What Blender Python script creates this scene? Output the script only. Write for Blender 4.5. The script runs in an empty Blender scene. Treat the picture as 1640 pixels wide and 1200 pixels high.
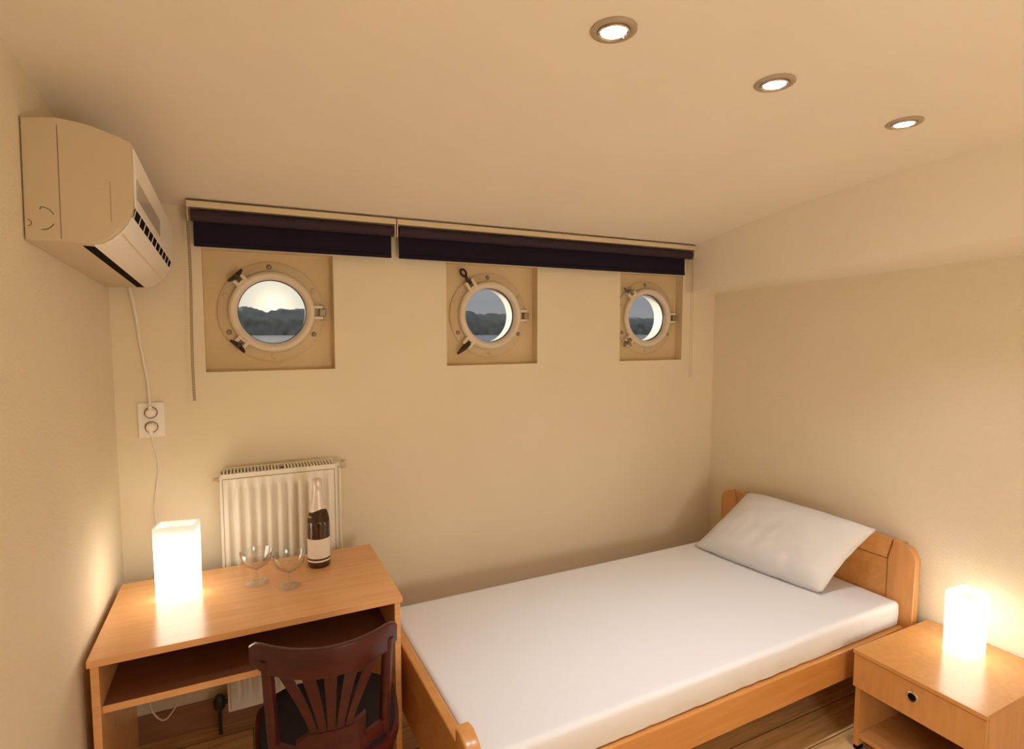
import bpy, bmesh, math, random
from mathutils import Vector, Matrix, noise
PI = math.pi
rnd = random.Random(7)
scene = bpy.context.scene
C = scene.collection

# ---------------------------------------------------------------- camera, world, sun, exposure
CAM_Z = 1.62
cam_data = bpy.data.cameras.new('camera')
cam_data.sensor_width = 36.0
cam_data.lens = 893.0 / 1640.0 * 36.0
cam_data.clip_start = 0.02
cam_data.clip_end = 3000
camera = bpy.data.objects.new('camera', cam_data)
C.objects.link(camera)
camera.location = (0, 0, CAM_Z)
camera.rotation_euler = (math.radians(90 - 4.2), 0, math.radians(-26.0))
scene.camera = camera

scene.view_settings.view_transform = 'Standard'
scene.view_settings.look = 'None'
scene.view_settings.exposure = 0.0
scene.view_settings.gamma = 1.0
scene.view_settings.use_curve_mapping = False
scene.cycles.max_bounces = 12
scene.cycles.diffuse_bounces = 7
scene.cycles.transparent_max_bounces = 16
scene.cycles.caustics_reflective = False
scene.cycles.caustics_refractive = False
scene.cycles.sample_clamp_indirect = 6.0

WARM = (0.985, 1.0, 1.045)
SPOT_W = 29.0          # each downlight
LAMP_E = 5.0           # glowing shades


def build_world():
    w = bpy.data.worlds.new('dusk_sky')
    scene.world = w
    w.use_nodes = True
    nt = w.node_tree
    nt.nodes.clear()
    N, L = nt.nodes.new, nt.links.new
    geo = N('ShaderNodeNewGeometry')
    nrm = N('ShaderNodeVectorMath'); nrm.operation = 'SCALE'; nrm.inputs['Scale'].default_value = -1.0
    L(geo.outputs['Incoming'], nrm.inputs[0])
    sep = N('ShaderNodeSeparateXYZ'); L(nrm.outputs[0], sep.inputs[0])
    ramp = N('ShaderNodeValToRGB')
    r = ramp.color_ramp
    r.elements[0].position = 0.0; r.elements[0].color = (0.33, 0.31, 0.30, 1)
    r.elements[1].position = 1.0; r.elements[1].color = (0.55, 0.62, 0.72, 1)
    e = r.elements.new(0.06); e.color = (0.27, 0.29, 0.32, 1)
    e = r.elements.new(0.25); e.color = (0.35, 0.39, 0.45, 1)
    L(sep.outputs['Z'], ramp.inputs[0])
    # the glow around the setting sun
    sd = Vector((0.052, 1.0, 0.044)).normalized()
    dot = N('ShaderNodeVectorMath'); dot.operation = 'DOT_PRODUCT'
    L(nrm.outputs[0], dot.inputs[0]); dot.inputs[1].default_value = sd
    def glow(power, strength, col, prev):
        mx = N('ShaderNodeMath'); mx.operation = 'MAXIMUM'; mx.inputs[1].default_value = 0
        L(dot.outputs['Value'], mx.inputs[0])
        p = N('ShaderNodeMath'); p.operation = 'POWER'; p.inputs[1].default_value = power
        L(mx.outputs[0], p.inputs[0])
        c = N('ShaderNodeVectorMath'); c.operation = 'SCALE'; c.inputs[0].default_value = [v * strength for v in col]
        L(p.outputs[0], c.inputs['Scale'])
        a = N('ShaderNodeVectorMath'); a.operation = 'ADD'
        L(prev, a.inputs[0]); L(c.outputs[0], a.inputs[1])
        return a.outputs[0]
    o = glow(90, 0.62, (1.0, 0.84, 0.52), ramp.outputs[0])
    o = glow(2500, 0.5, (1.0, 0.9, 0.65), o)
    bg = N('ShaderNodeBackground'); L(o, bg.inputs['Color'])
    out = N('ShaderNodeOutputWorld'); L(bg.outputs[0], out.inputs['Surface'])


build_world()
sun = bpy.data.lights.new('low_sun', 'SUN')
sun.energy = 4.5
sun.angle = math.radians(3)
sun.color = (1.0, 0.9, 0.75)
sun_ob = bpy.data.objects.new('low_sun', sun)
C.objects.link(sun_ob)
_az = math.radians(-72)
_to_sun = Vector((math.sin(_az), math.cos(_az), 0.12))
sun_ob.rotation_euler = _to_sun.to_track_quat('Z', 'Y').to_euler()


# added fill light for the ceiling and walls, unseen behind the camera
fill = bpy.data.lights.new('fill_light', 'POINT')
fill.energy = 30.5
fill.color = (1.0, 0.96, 0.91)
fill.shadow_soft_size = 0.25
fill_ob = bpy.data.objects.new('fill_light', fill)
C.objects.link(fill_ob)
fill_ob.location = (1.0, -0.85, 0.9)


# ---------------------------------------------------------------- materials
def mat(name, color, rough=0.5, metal=0.0, spec=0.5, coat=0.0, coat_rough=0.1, emit=None, estr=0.0):
    m = bpy.data.materials.new(name)
    m.use_nodes = True
    b = m.node_tree.nodes['Principled BSDF']
    b.inputs['Base Color'].default_value = (*color, 1)
    b.inputs['Roughness'].default_value = rough
    b.inputs['Metallic'].default_value = metal
    b.inputs['Specular IOR Level'].default_value = spec
    b.inputs['Coat Weight'].default_value = coat
    b.inputs['Coat Roughness'].default_value = coat_rough
    if emit:
        b.inputs['Emission Color'].default_value = (*emit, 1)
        b.inputs['Emission Strength'].default_value = estr
    return m


def nodes_of(m):
    nt = m.node_tree
    return nt, nt.nodes['Principled BSDF'], nt.nodes.new, nt.links.new


def coords(m, scale=(1, 1, 1), rot=(0, 0, 0)):
    nt, b, N, L = nodes_of(m)
    tc = N('ShaderNodeTexCoord')
    mp = N('ShaderNodeMapping')
    mp.inputs['Scale'].default_value = scale
    mp.inputs['Rotation'].default_value = rot
    L(tc.outputs['Object'], mp.inputs[0])
    return mp.outputs[0]


def add_bump(m, height, strength, dist):
    nt, b, N, L = nodes_of(m)
    bp = N('ShaderNodeBump')
    bp.inputs['Strength'].default_value = strength
    bp.inputs['Distance'].default_value = dist
    L(height, bp.inputs['Height'])
    L(bp.outputs[0], b.inputs['Normal'])


def plaster(name, color, scale, strength, dist, weave=False, var=0.06):
    m = mat(name, color, rough=0.75, spec=0.25)
    nt, b, N, L = nodes_of(m)
    co = coords(m)
    n1 = N('ShaderNodeTexNoise'); n1.inputs['Scale'].default_value = scale; n1.inputs['Detail'].default_value = 3
    L(co, n1.inputs['Vector'])
    h = n1.outputs['Fac']
    if weave:
        for sgn in (1, -1):
            co2 = coords(m, rot=(math.radians(45 * sgn), 0, 0))
            wv = N('ShaderNodeTexWave'); wv.bands_direction = 'Z'; wv.inputs['Scale'].default_value = 42
            wv.inputs['Distortion'].default_value = 1.5; wv.inputs['Detail Scale'].default_value = 6
            L(co2, wv.inputs['Vector'])
            ad = N('ShaderNodeMath'); ad.operation = 'MULTIPLY_ADD'; ad.inputs[1].default_value = 0.35
            L(wv.outputs['Fac'], ad.inputs[0]); L(h, ad.inputs[2])
            h = ad.outputs[0]
    add_bump(m, h, strength, dist)
    n2 = N('ShaderNodeTexNoise'); n2.inputs['Scale'].default_value = 1.7; n2.inputs['Detail'].default_value = 4
    L(co, n2.inputs['Vector'])
    mx = N('ShaderNodeMix'); mx.data_type = 'RGBA'
    mx.inputs['A'].default_value = (*[c * (1 - var) for c in color], 1)
    mx.inputs['B'].default_value = (*[min(1, c * (1 + var)) for c in color], 1)
    L(n2.outputs['Fac'], mx.inputs['Factor'])
    L(mx.outputs['Result'], b.inputs['Base Color'])
    return m


def wood(name, light, dark, rough=0.35, grain=(1, 14, 14), scale=3.0, coat=0.0, spec=0.5, contrast=1.0, bump=0.05):
    m = mat(name, light, rough=rough, spec=spec, coat=coat, coat_rough=0.15)
    nt, b, N, L = nodes_of(m)
    co = coords(m, grain)
    n1 = N('ShaderNodeTexNoise'); n1.inputs['Scale'].default_value = scale; n1.inputs['Detail'].default_value = 6
    n1.inputs['Distortion'].default_value = 0.6
    L(co, n1.inputs['Vector'])
    rp = N('ShaderNodeValToRGB')
    rp.color_ramp.elements[0].position = 0.5 - 0.22 / contrast; rp.color_ramp.elements[0].color = (*dark, 1)
    rp.color_ramp.elements[1].position = 0.5 + 0.22 / contrast; rp.color_ramp.elements[1].color = (*light, 1)
    L(n1.outputs['Fac'], rp.inputs[0])
    L(rp.outputs[0], b.inputs['Base Color'])
    if bump:
        add_bump(m, n1.outputs['Fac'], bump, 0.002)
    return m


def clear_glass(name, tint=(1, 1, 1), strength=1.0, rough=0.02):
    m = bpy.data.materials.new(name)
    m.use_nodes = True
    nt = m.node_tree
    nt.nodes.clear()
    N, L = nt.nodes.new, nt.links.new
    tr = N('ShaderNodeBsdfTransparent'); tr.inputs[0].default_value = (*tint, 1)
    gl = N('ShaderNodeBsdfGlossy'); gl.inputs['Roughness'].default_value = rough
    lf = N('ShaderNodeLayerWeight'); lf.inputs['Blend'].default_value = 0.5
    pw = N('ShaderNodeMath'); pw.operation = 'POWER'; pw.inputs[1].default_value = 3.5
    L(lf.outputs['Facing'], pw.inputs[0])
    lw = N('ShaderNodeMath'); lw.operation = 'MULTIPLY_ADD'; lw.inputs[1].default_value = 0.75; lw.inputs[2].default_value = 0.045
    L(pw.outputs[0], lw.inputs[0])
    ml = N('ShaderNodeMath'); ml.operation = 'MULTIPLY'; ml.inputs[1].default_value = strength; ml.use_clamp = True
    L(lw.outputs[0], ml.inputs[0])
    mx = N('ShaderNodeMixShader')
    L(ml.outputs[0], mx.inputs[0]); L(tr.outputs[0], mx.inputs[1]); L(gl.outputs[0], mx.inputs[2])
    out = N('ShaderNodeOutputMaterial'); L(mx.outputs[0], out.inputs['Surface'])
    return m


CREAM = (0.825, 0.745, 0.575)
M = {}
M['wall_back'] = plaster('painted_plaster', CREAM, 28, 0.12, 0.004)
M['wall_left'] = plaster('stippled_wallpaper', CREAM, 130, 0.55, 0.004)
M['wall_right'] = plaster('woven_wallpaper', CREAM, 110, 0.35, 0.003, weave=True)
M['ceiling'] = plaster('ceiling_paint', (0.90, 0.84, 0.72), 20, 0.05, 0.003)
M['recess'] = plaster('recess_paint', (0.70, 0.57, 0.36), 12, 0.12, 0.004, var=0.10)
M['port'] = mat('porthole_enamel', (0.76, 0.67, 0.55), rough=0.32)
M['port_flange'] = plaster('flange_paint', (0.66, 0.54, 0.36), 30, 0.15, 0.003, var=0.12)
M['sleeve'] = mat('white_sleeve_paint', (0.88, 0.84, 0.76), rough=0.45)
M['iron'] = mat('dark_bronze', (0.045, 0.022, 0.022), rough=0.35, metal=0.4)
M['dull'] = mat('tarnished_fitting', (0.34, 0.28, 0.20), rough=0.4, metal=0.5)
M['pane'] = clear_glass('window_pane', (0.97, 0.98, 0.98), 0.7, 0.0)
M['gasket'] = mat('dark_gasket', (0.10, 0.075, 0.06), rough=0.7)
M['desk'] = wood('beech_laminate', (0.83, 0.45, 0.19), (0.74, 0.38, 0.155), rough=0.24, spec=0.75, grain=(1, 16, 16))
M['desk_dark'] = wood('hardboard_and_shelf_shade', (0.24, 0.10, 0.045), (0.20, 0.08, 0.035), rough=0.6, grain=(1, 12, 12))
M['night'] = wood('pale_beech_laminate', (0.64, 0.32, 0.105), (0.57, 0.27, 0.085), rough=0.24, spec=0.7, grain=(14, 14, 1.5))
M['bed'] = wood('varnished_beech', (0.64, 0.30, 0.085), (0.54, 0.235, 0.06), rough=0.30, grain=(1, 12, 12), coat=0.3)
M['bed_v'] = wood('varnished_beech_upright', (0.68, 0.33, 0.105), (0.60, 0.27, 0.08), rough=0.30, grain=(12, 12, 1), coat=0.3)
M['groove'] = mat('dark_joint', (0.22, 0.09, 0.03), rough=0.8)
M['chair'] = wood('mahogany_varnish', (0.080, 0.010, 0.008), (0.036, 0.005, 0.006), rough=0.38, spec=0.35, grain=(2, 2, 14), coat=0.25, contrast=0.8)
M['vinyl'] = mat('black_vinyl', (0.012, 0.008, 0.008), rough=0.55, spec=0.3)
M['skirt'] = wood('brown_skirting', (0.36, 0.18, 0.085), (0.28, 0.13, 0.06), rough=0.5, grain=(1, 12, 12))
M['sheet'] = mat('white_cotton', (0.77, 0.775, 0.80), rough=0.85, spec=0.15)
M['pillow'] = mat('pillow_cotton', (0.72, 0.71, 0.71), rough=0.85, spec=0.15)
M['plastic'] = mat('shaded_white_plastic', (0.63, 0.53, 0.38), rough=0.30)  # white plastic darkened: shade on the air conditioner's side put into the colour
M['plastic_w'] = mat('white_plastic', (0.92, 0.89, 0.85), rough=0.30)
M['panel_gray'] = mat('pale_gray_reflection', (0.55, 0.49, 0.45), rough=0.22)
M['slot'] = mat('black_slot', (0.006, 0.005, 0.005), rough=0.8, spec=0.05)
M['seam'] = mat('shadow_gap', (0.18, 0.13, 0.09), rough=0.8)
M['blind'] = mat('navy_blind_cloth_shaded', (0.016, 0.012, 0.026), rough=0.9, spec=0.2)  # hanging cloth, darker than the roll: shade behind it put into the colour
M['blind_roll'] = mat('navy_blind_roll', (0.042, 0.026, 0.042), rough=0.75, spec=0.3)
M['rail'] = mat('cream_rail', (0.74, 0.62, 0.44), rough=0.4)
M['bead'] = mat('brown_beads', (0.20, 0.125, 0.07), rough=0.35, metal=0.3)
M['cord'] = mat('cream_cord', (0.62, 0.47, 0.32), rough=0.5)
M['cable'] = mat('white_cable', (0.86, 0.81, 0.74), rough=0.45)
M['radiator'] = mat('radiator_enamel', (0.86, 0.83, 0.73), rough=0.28)
M['valve'] = mat('dark_valve', (0.03, 0.03, 0.025), rough=0.4)
M['steel'] = mat('brushed_nickel', (0.52, 0.44, 0.35), rough=0.38, metal=0.5)
M['chrome'] = mat('chrome', (0.80, 0.76, 0.70), rough=0.12, metal=1.0)
M['lens'] = mat('lit_lens', (1, 1, 1), emit=(1.0, 0.97, 0.92), estr=14)
M['shade'] = mat('glowing_paper_shade', (0.9, 0.86, 0.78), rough=0.6, emit=(1.0, 0.93, 0.79), estr=LAMP_E)
M['shade_top'] = mat('shade_inner', (0.92, 0.88, 0.8), rough=0.6, emit=(1.0, 0.92, 0.80), estr=0.45)
M['glass'] = clear_glass('clear_glass', (0.99, 0.99, 0.985), 2.2, 0.02)
M['bottle'] = mat('dark_bottle_glass', (0.045, 0.018, 0.005), rough=0.06, spec=0.6, coat=0.3, coat_rough=0.03)
M['foil'] = mat('silver_foil', (0.80, 0.74, 0.68), rough=0.38, metal=0.35)
M['glass_foot'] = clear_glass('clear_glass_foot', (1, 1, 1), 1.5, 0.02)
M['label'] = mat('white_label', (0.83, 0.78, 0.70), rough=0.6)
M['band'] = mat('bronze_band', (0.055, 0.026, 0.012), rough=0.5, spec=0.25)
M['gold'] = mat('gold_print', (0.42, 0.27, 0.10), rough=0.35, metal=0.5)


def shade_gradient(m, strength):
    nt, b, N, L = nodes_of(m)
    tc = N('ShaderNodeTexCoord'); sp = N('ShaderNodeSeparateXYZ'); L(tc.outputs['Object'], sp.inputs[0])
    mr = N('ShaderNodeMapRange'); mr.interpolation_type = 'SMOOTHSTEP'
    mr.inputs['From Min'].default_value = 0.17; mr.inputs['From Max'].default_value = 0.245
    mr.inputs['To Min'].default_value = strength; mr.inputs['To Max'].default_value = 0.5
    L(sp.outputs['Z'], mr.inputs['Value']); L(mr.outputs[0], b.inputs['Emission Strength'])


shade_gradient(M['shade'], LAMP_E)


def floor_material():
    m = mat('pine_boards', (0.6, 0.36, 0.15), rough=0.42, coat=0.1)
    nt, b, N, L = nodes_of(m)
    co = coords(m)
    br = N('ShaderNodeTexBrick')
    br.inputs['Scale'].default_value = 1.0
    br.inputs['Brick Width'].default_value = 2.6
    br.inputs['Row Height'].default_value = 0.135
    br.inputs['Mortar Size'].default_value = 0.0022
    br.inputs['Color1'].default_value = (0.80, 0.55, 0.27, 1)
    br.inputs['Color2'].default_value = (0.70, 0.45, 0.20, 1)
    br.inputs['Mortar'].default_value = (0.12, 0.06, 0.025, 1)
    L(co, br.inputs['Vector'])
    co2 = coords(m, (1.2, 16, 1))
    n = N('ShaderNodeTexNoise'); n.inputs['Scale'].default_value = 3; n.inputs['Detail'].default_value = 6; n.inputs['Distortion'].default_value = 0.8
    L(co2, n.inputs['Vector'])
    rp = N('ShaderNodeValToRGB')
    rp.color_ramp.elements[0].position = 0.35; rp.color_ramp.elements[0].color = (0.72, 0.62, 0.5, 1)
    rp.color_ramp.elements[1].position = 0.62; rp.color_ramp.elements[1].color = (1, 1, 1, 1)
    L(n.outputs['Fac'], rp.inputs[0])
    mu = N('ShaderNodeMix'); mu.data_type = 'RGBA'; mu.blend_type = 'MULTIPLY'; mu.inputs['Factor'].default_value = 1
    L(br.outputs['Color'], mu.inputs['A']); L(rp.outputs[0], mu.inputs['B'])
    co3 = coords(m, (2.2, 4.0, 1))
    vo = N('ShaderNodeTexVoronoi'); vo.inputs['Scale'].default_value = 1.15
    L(co3, vo.inputs['Vector'])
    kr = N('ShaderNodeValToRGB')
    kr.color_ramp.elements[0].position = 0.045; kr.color_ramp.elements[0].color = (1, 1, 1, 1)
    kr.color_ramp.elements[1].position = 0.085; kr.color_ramp.elements[1].color = (0, 0, 0, 1)
    L(vo.outputs['Distance'], kr.inputs[0])
    mk = N('ShaderNodeMix'); mk.data_type = 'RGBA'
    mk.inputs['B'].default_value = (0.10, 0.04, 0.02, 1)
    L(kr.outputs[0], mk.inputs['Factor']); L(mu.outputs['Result'], mk.inputs['A'])
    L(mk.outputs['Result'], b.inputs['Base Color'])
    return m


M['floor'] = floor_material()


def water_material():
    m = mat('lake_water', (0.13, 0.14, 0.155), rough=0.22, spec=0.5)
    nt, b, N, L = nodes_of(m)
    co = coords(m, (0.25, 0.8, 1))
    n = N('ShaderNodeTexNoise'); n.inputs['Scale'].default_value = 1.0; n.inputs['Detail'].default_value = 4
    L(co, n.inputs['Vector'])
    add_bump(m, n.outputs['Fac'], 0.6, 0.5)
    return m


def foliage_material():
    m = mat('hazy_foliage', (0.26, 0.28, 0.26), rough=0.95, spec=0.1)
    nt, b, N, L = nodes_of(m)
    co = coords(m)
    n = N('ShaderNodeTexNoise'); n.inputs['Scale'].default_value = 0.25; n.inputs['Detail'].default_value = 5
    L(co, n.inputs['Vector'])
    rp = N('ShaderNodeValToRGB')
    rp.color_ramp.elements[0].position = 0.35; rp.color_ramp.elements[0].color = (0.165, 0.19, 0.18, 1)  # greens lightened and greyed to carry the haze over the lake
    rp.color_ramp.elements[1].position = 0.65; rp.color_ramp.elements[1].color = (0.19, 0.215, 0.20, 1)
    L(n.outputs['Fac'], rp.inputs[0]); L(rp.outputs[0], b.inputs['Base Color'])
    return m


M['water'] = water_material()
M['foliage'] = foliage_material()


# ---------------------------------------------------------------- mesh helpers
def root_matrix(o):
    while o.parent:
        o = o.parent
    return Matrix.Translation(o.location) @ o.rotation_euler.to_matrix().to_4x4()


def obj(name, bm, material, parent=None, local=False, smooth=False, angle=None):
    """link the bmesh as ONE mesh object; coordinates are world ones unless local"""
    if parent and not local:
        bmesh.ops.transform(bm, matrix=root_matrix(parent).inverted(), verts=bm.verts)
    bmesh.ops.recalc_face_normals(bm, faces=bm.faces)
    me = bpy.data.meshes.new(name)
    bm.to_mesh(me)
    bm.free()
    o = bpy.data.objects.new(name, me)
    C.objects.link(o)
    me.materials.append(material)
    if parent:
        o.parent = parent
    if smooth:
        for p in me.polygons:
            p.use_smooth = True
        if angle:
            me.set_sharp_from_angle(angle=math.radians(angle))
    return o


def thing(name, label, cat, loc=(0, 0, 0), rot=(0, 0, 0), group=None):
    o = bpy.data.objects.new(name, None)
    o.empty_display_size = 0.1
    C.objects.link(o)
    o.location = loc
    o.rotation_euler = rot
    return tag(o, label, cat, group)


def tag(o, label, cat, group=None, kind=None):
    if label: o['label'] = label
    if cat: o['category'] = cat
    if group: o['group'] = group
    if kind: o['kind'] = kind
    return o


def struct(name, bm, material, label=None, smooth=False, angle=None):
    o = obj(name, bm, material, smooth=smooth, angle=angle)
    o['kind'] = 'structure'
    if label: o['label'] = label
    return o


def dup(root, loc, label, group=None):
    r = root.copy(); C.objects.link(r); r.location = loc; r['label'] = label
    if group: r['group'] = group
    for ch in list(root.children):
        c = ch.copy(); C.objects.link(c); c.parent = r
        for g in list(ch.children):
            d = g.copy(); C.objects.link(d); d.parent = c
    return r


def B():
    return bmesh.new()


def box(bm, x0, x1, y0, y1, z0, z1, bevel=0.0, seg=2):
    t = bmesh.new()
    bmesh.ops.create_cube(t, size=1)
    for v in t.verts:
        v.co = Vector((x0 + (v.co.x + .5) * (x1 - x0), y0 + (v.co.y + .5) * (y1 - y0), z0 + (v.co.z + .5) * (z1 - z0)))
    if bevel > 0:
        bmesh.ops.bevel(t, geom=t.edges[:], offset=bevel, segments=seg, profile=0.5, affect='EDGES')
    merge(bm, t)
    return bm


def merge(bm, t, mx=None):
    if mx is not None:
        bmesh.ops.transform(t, matrix=mx, verts=t.verts)
    me = bpy.data.meshes.new('tmp')
    t.to_mesh(me); t.free()
    bm.from_mesh(me)
    bpy.data.meshes.remove(me)


def lathe(bm, profile, center=(0, 0, 0), seg=32, mx=None, closed=False):
    """profile of (r, z) spun about Z"""
    t = bmesh.new()
    rings = []
    for r, z in profile:
        if r < 1e-6:
            rings.append([t.verts.new((0, 0, z))])
        else:
            rings.append([t.verts.new((r * math.cos(2 * PI * k / seg), r * math.sin(2 * PI * k / seg), z)) for k in range(seg)])
    n = len(rings)
    pairs = [(i, i + 1) for i in range(n - 1)] + ([(n - 1, 0)] if closed else [])
    for i, j in pairs:
        a, b = rings[i], rings[j]
        for k in range(seg):
            q = [a[k % len(a)], a[(k + 1) % len(a)], b[(k + 1) % len(b)], b[k % len(b)]]
            u = []
            for v in q:
                if v not in u: u.append(v)
            if len(u) > 2:
                try: t.faces.new(u)
                except ValueError: pass
    if mx is None:
        mx = Matrix.Translation(center)
    merge(bm, t, mx)
    return bm


def smooth_path(pts, n=8):
    P = [Vector(p) for p in pts]
    if len(P) < 3: return P
    out = []
    for i in range(len(P) - 1):
        p0 = P[max(i - 1, 0)]; p1 = P[i]; p2 = P[i + 1]; p3 = P[min(i + 2, len(P) - 1)]
        for k in range(n):
            t = k / n
            out.append(0.5 * ((2 * p1) + (-p0 + p2) * t + (2 * p0 - 5 * p1 + 4 * p2 - p3) * t * t + (-p0 + 3 * p1 - 3 * p2 + p3) * t ** 3))
    out.append(P[-1])
    return out


def tube(bm, pts, r, seg=8, smooth_n=0, radii=None):
    P = smooth_path(pts, smooth_n) if smooth_n else [Vector(p) for p in pts]
    rings = []
    up = None
    for i, p in enumerate(P):
        d = (P[min(i + 1, len(P) - 1)] - P[max(i - 1, 0)]).normalized()
        if up is None:
            up = Vector((0, 0, 1)) if abs(d.z) < 0.9 else Vector((1, 0, 0))
        s = d.cross(up).normalized()
        up = s.cross(d).normalized()
        rr = radii[i] if radii else r
        rings.append([bm.verts.new(p + (s * math.cos(2 * PI * k / seg) + up * math.sin(2 * PI * k / seg)) * rr) for k in range(seg)])
    for a, b in zip(rings, rings[1:]):
        for k in range(seg):
            bm.faces.new((a[k], a[(k + 1) % seg], b[(k + 1) % seg], b[k]))
    bm.faces.new(rings[0][::-1]); bm.faces.new(rings[-1])
    return bm


def prism(bm, pts, axis, a, b, bevel=0.0, seg=2):
    """extrude a closed outline along an axis; pts give the other two coordinates in order"""
    def put(p, t):
        u, v = p
        return {'x': (t, u, v), 'y': (u, t, v), 'z': (u, v, t)}[axis]
    t = bmesh.new()
    A = [t.verts.new(put(p, a)) for p in pts]
    Bv = [t.verts.new(put(p, b)) for p in pts]
    t.faces.new(A[::-1]); t.faces.new(Bv)
    n = len(pts)
    for i in range(n):
        t.faces.new((A[i], A[(i + 1) % n], Bv[(i + 1) % n], Bv[i]))
    if bevel > 0:
        caps = [e for e in t.edges if (e.verts[0] in A and e.verts[1] in A) or (e.verts[0] in Bv and e.verts[1] in Bv)]
        bmesh.ops.bevel(t, geom=caps, offset=bevel, segments=seg, profile=0.5, affect='EDGES')
    merge(bm, t)
    return bm


def arc(cx, cy, r, a0, a1, n=8):
    return [(cx + r * math.cos(math.radians(a0 + (a1 - a0) * k / n)), cy + r * math.sin(math.radians(a0 + (a1 - a0) * k / n))) for k in range(n + 1)]


# ---------------------------------------------------------------- the room
XL, XR, YB, YF = -0.43, 2.605, 2.53, -1.1
YR, YO = 2.588, 2.665          # back of the recesses, outside of the hull
SOF = 2.368                    # face of the boxed beam
PORTS = [(0.130, (-0.124, 0.373)), (1.130, (0.888, 1.379)), (2.118, (1.900, 2.351))]
PZ = 1.711
HOLE = 0.138
REC_Z = (1.466, 1.955)


def ceil_z(y):
    return 2.278 if y < 0.78 else -0.054 * y * y + 0.084 * y + 2.245


def quad(bm, *p):
    return bm.faces.new([bm.verts.new(q) for q in p])


def square_ring(bm, x0, x1, z0, z1, cx, cz, r, y, n=64):
    """plate with a round hole"""
    inner, outer = [], []
    for k in range(n):
        a = 2 * PI * (k + 0.5) / n
        c, s = math.cos(a), math.sin(a)
        tx = ((x1 - cx) / c if c > 0 else (x0 - cx) / c) if abs(c) > 1e-9 else 1e9
        tz = ((z1 - cz) / s if s > 0 else (z0 - cz) / s) if abs(s) > 1e-9 else 1e9
        t = min(tx, tz)
        inner.append(bm.verts.new((cx + r * c, y, cz + r * s)))
        outer.append((cx + t * c, cz + t * s))
    # corner points are snapped in so the plate is a full rectangle
    ov = [bm.verts.new((px, y, pz)) for px, pz in outer]
    for (qx, qz) in ((x0, z0), (x1, z0), (x1, z1), (x0, z1)):
        k = min(range(n), key=lambda i: (outer[i][0] - qx) ** 2 + (outer[i][1] - qz) ** 2)
        ov[k].co = Vector((qx, y, qz))
    for k in range(n):
        j = (k + 1) % n
        bm.faces.new((inner[k], inner[j], ov[j], ov[k]))


def wall_with_openings():
    bm = B()
    xs = [XL - 0.1]
    for _, (a, b) in PORTS: xs += [a, b]
    xs += [XR + 0.1]
    z0, z1 = REC_Z
    for side, y in (('in', YB), ('out', YO)):
        for i in range(len(xs) - 1):
            a, b = xs[i], xs[i + 1]
            spans = [(-0.1, z0), (z0, z1), (z1, 2.4)]
            for j, (za, zb) in enumerate(spans):
                if j == 1 and i % 2 == 1:
                    continue
                quad(bm, (a, y, za), (b, y, za), (b, y, zb), (a, y, zb))
    for c, (a, b) in PORTS:
        square_ring(bm, a, b, z0, z1, c, PZ, HOLE, YO)
    bmesh.ops.remove_doubles(bm, verts=bm.verts, dist=1e-5)
    return bm


struct('wall_back', wall_with_openings(), M['wall_back'], 'cream painted hull wall with three square porthole recesses')

for i, (c, (a, b)) in enumerate(PORTS):
    bm = B()
    z0, z1 = REC_Z
    square_ring(bm, a, b, z0, z1, c, PZ, HOLE, YR)
    for p in (((a, z0), (b, z0)), ((b, z0), (b, z1)), ((b, z1), (a, z1)), ((a, z1), (a, z0))):
        (xa, za), (xb, zb) = p
        quad(bm, (xa, YB, za), (xb, YB, zb), (xb, YR, zb), (xa, YR, za))
    bmesh.ops.remove_doubles(bm, verts=bm.verts, dist=1e-5)
    struct('trim_%d' % (i + 1), bm, M['recess'],
           ['square plastered recess around the porthole nearest the air conditioner', 'square plastered recess around the middle porthole', 'square plastered recess around the porthole by the boxed beam'][i])

bm = box(B(), XL - 0.1, XL, YF - 0.1, YB, -0.1, 2.42); struct('wall_left', bm, M['wall_left'], 'cream wall with stippled wallpaper behind the desk lamp')
bm = box(B(), XR, XR + 0.1, YF - 0.1, YB, -0.1, 2.42); struct('wall_right', bm, M['wall_right'], 'cream wall with woven wallpaper behind the headboard')
bm = box(B(), XL - 0.1, XR + 0.1, YF - 0.1, YF, -0.1, 2.42); struct('wall_front', bm, M['wall_back'])
bm = box(B(), XL - 0.1, XR + 0.1, YF - 0.1, YB + 0.01, -0.1, 0.0); struct('floor', bm, M['floor'], 'pine board floor with dark knots')
# cambered ceiling
bm = B()
ys = [YF - 0.1, 0.0, 0.78] + [0.78 + (YB + 0.005 - 0.78) * k / 14 for k in range(1, 15)]
prof = [(y, ceil_z(y)) for y in ys] + [(YB + 0.005, 2.45), (YF - 0.1, 2.45)]
prism(bm, prof, 'x', XL - 0.1, XR + 0.1)
struct('ceiling', bm, M['ceiling'], 'cream cambered ceiling', smooth=True, angle=30)
# boxed beam along the right wall
bm = B()
yy = [YF + 0.0] + [YF + (YB - YF) * k / 20 for k in range(1, 21)]
front_lo, front_hi, back_lo = [], [], []
for y in yy:
    d = YB - y
    front_lo.append(bm.verts.new((SOF, y, min(1.862 + 0.055 * d, ceil_z(y) - 0.1))))
    front_hi.append(bm.verts.new((SOF, y, ceil_z(y) + 0.01)))
    back_lo.append(bm.verts.new((XR + 0.01, y, 1.862 + 0.031 * d)))
for k in range(20):
    bm.faces.new((front_lo[k], front_lo[k + 1], front_hi[k + 1], front_hi[k]))
    bm.faces.new((back_lo[k], back_lo[k + 1], front_lo[k + 1], front_lo[k]))
struct('trim_4', bm, M['ceiling'], 'cream boxed beam running along the top of the right wall')
bm = box(B(), XL + 0.001, XR - 0.001, YB - 0.016, YB - 0.0005, 0.0, 0.112, 0.003)
struct('baseboard_back', bm, M['skirt'], 'brown wooden skirting board under the radiator')

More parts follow.
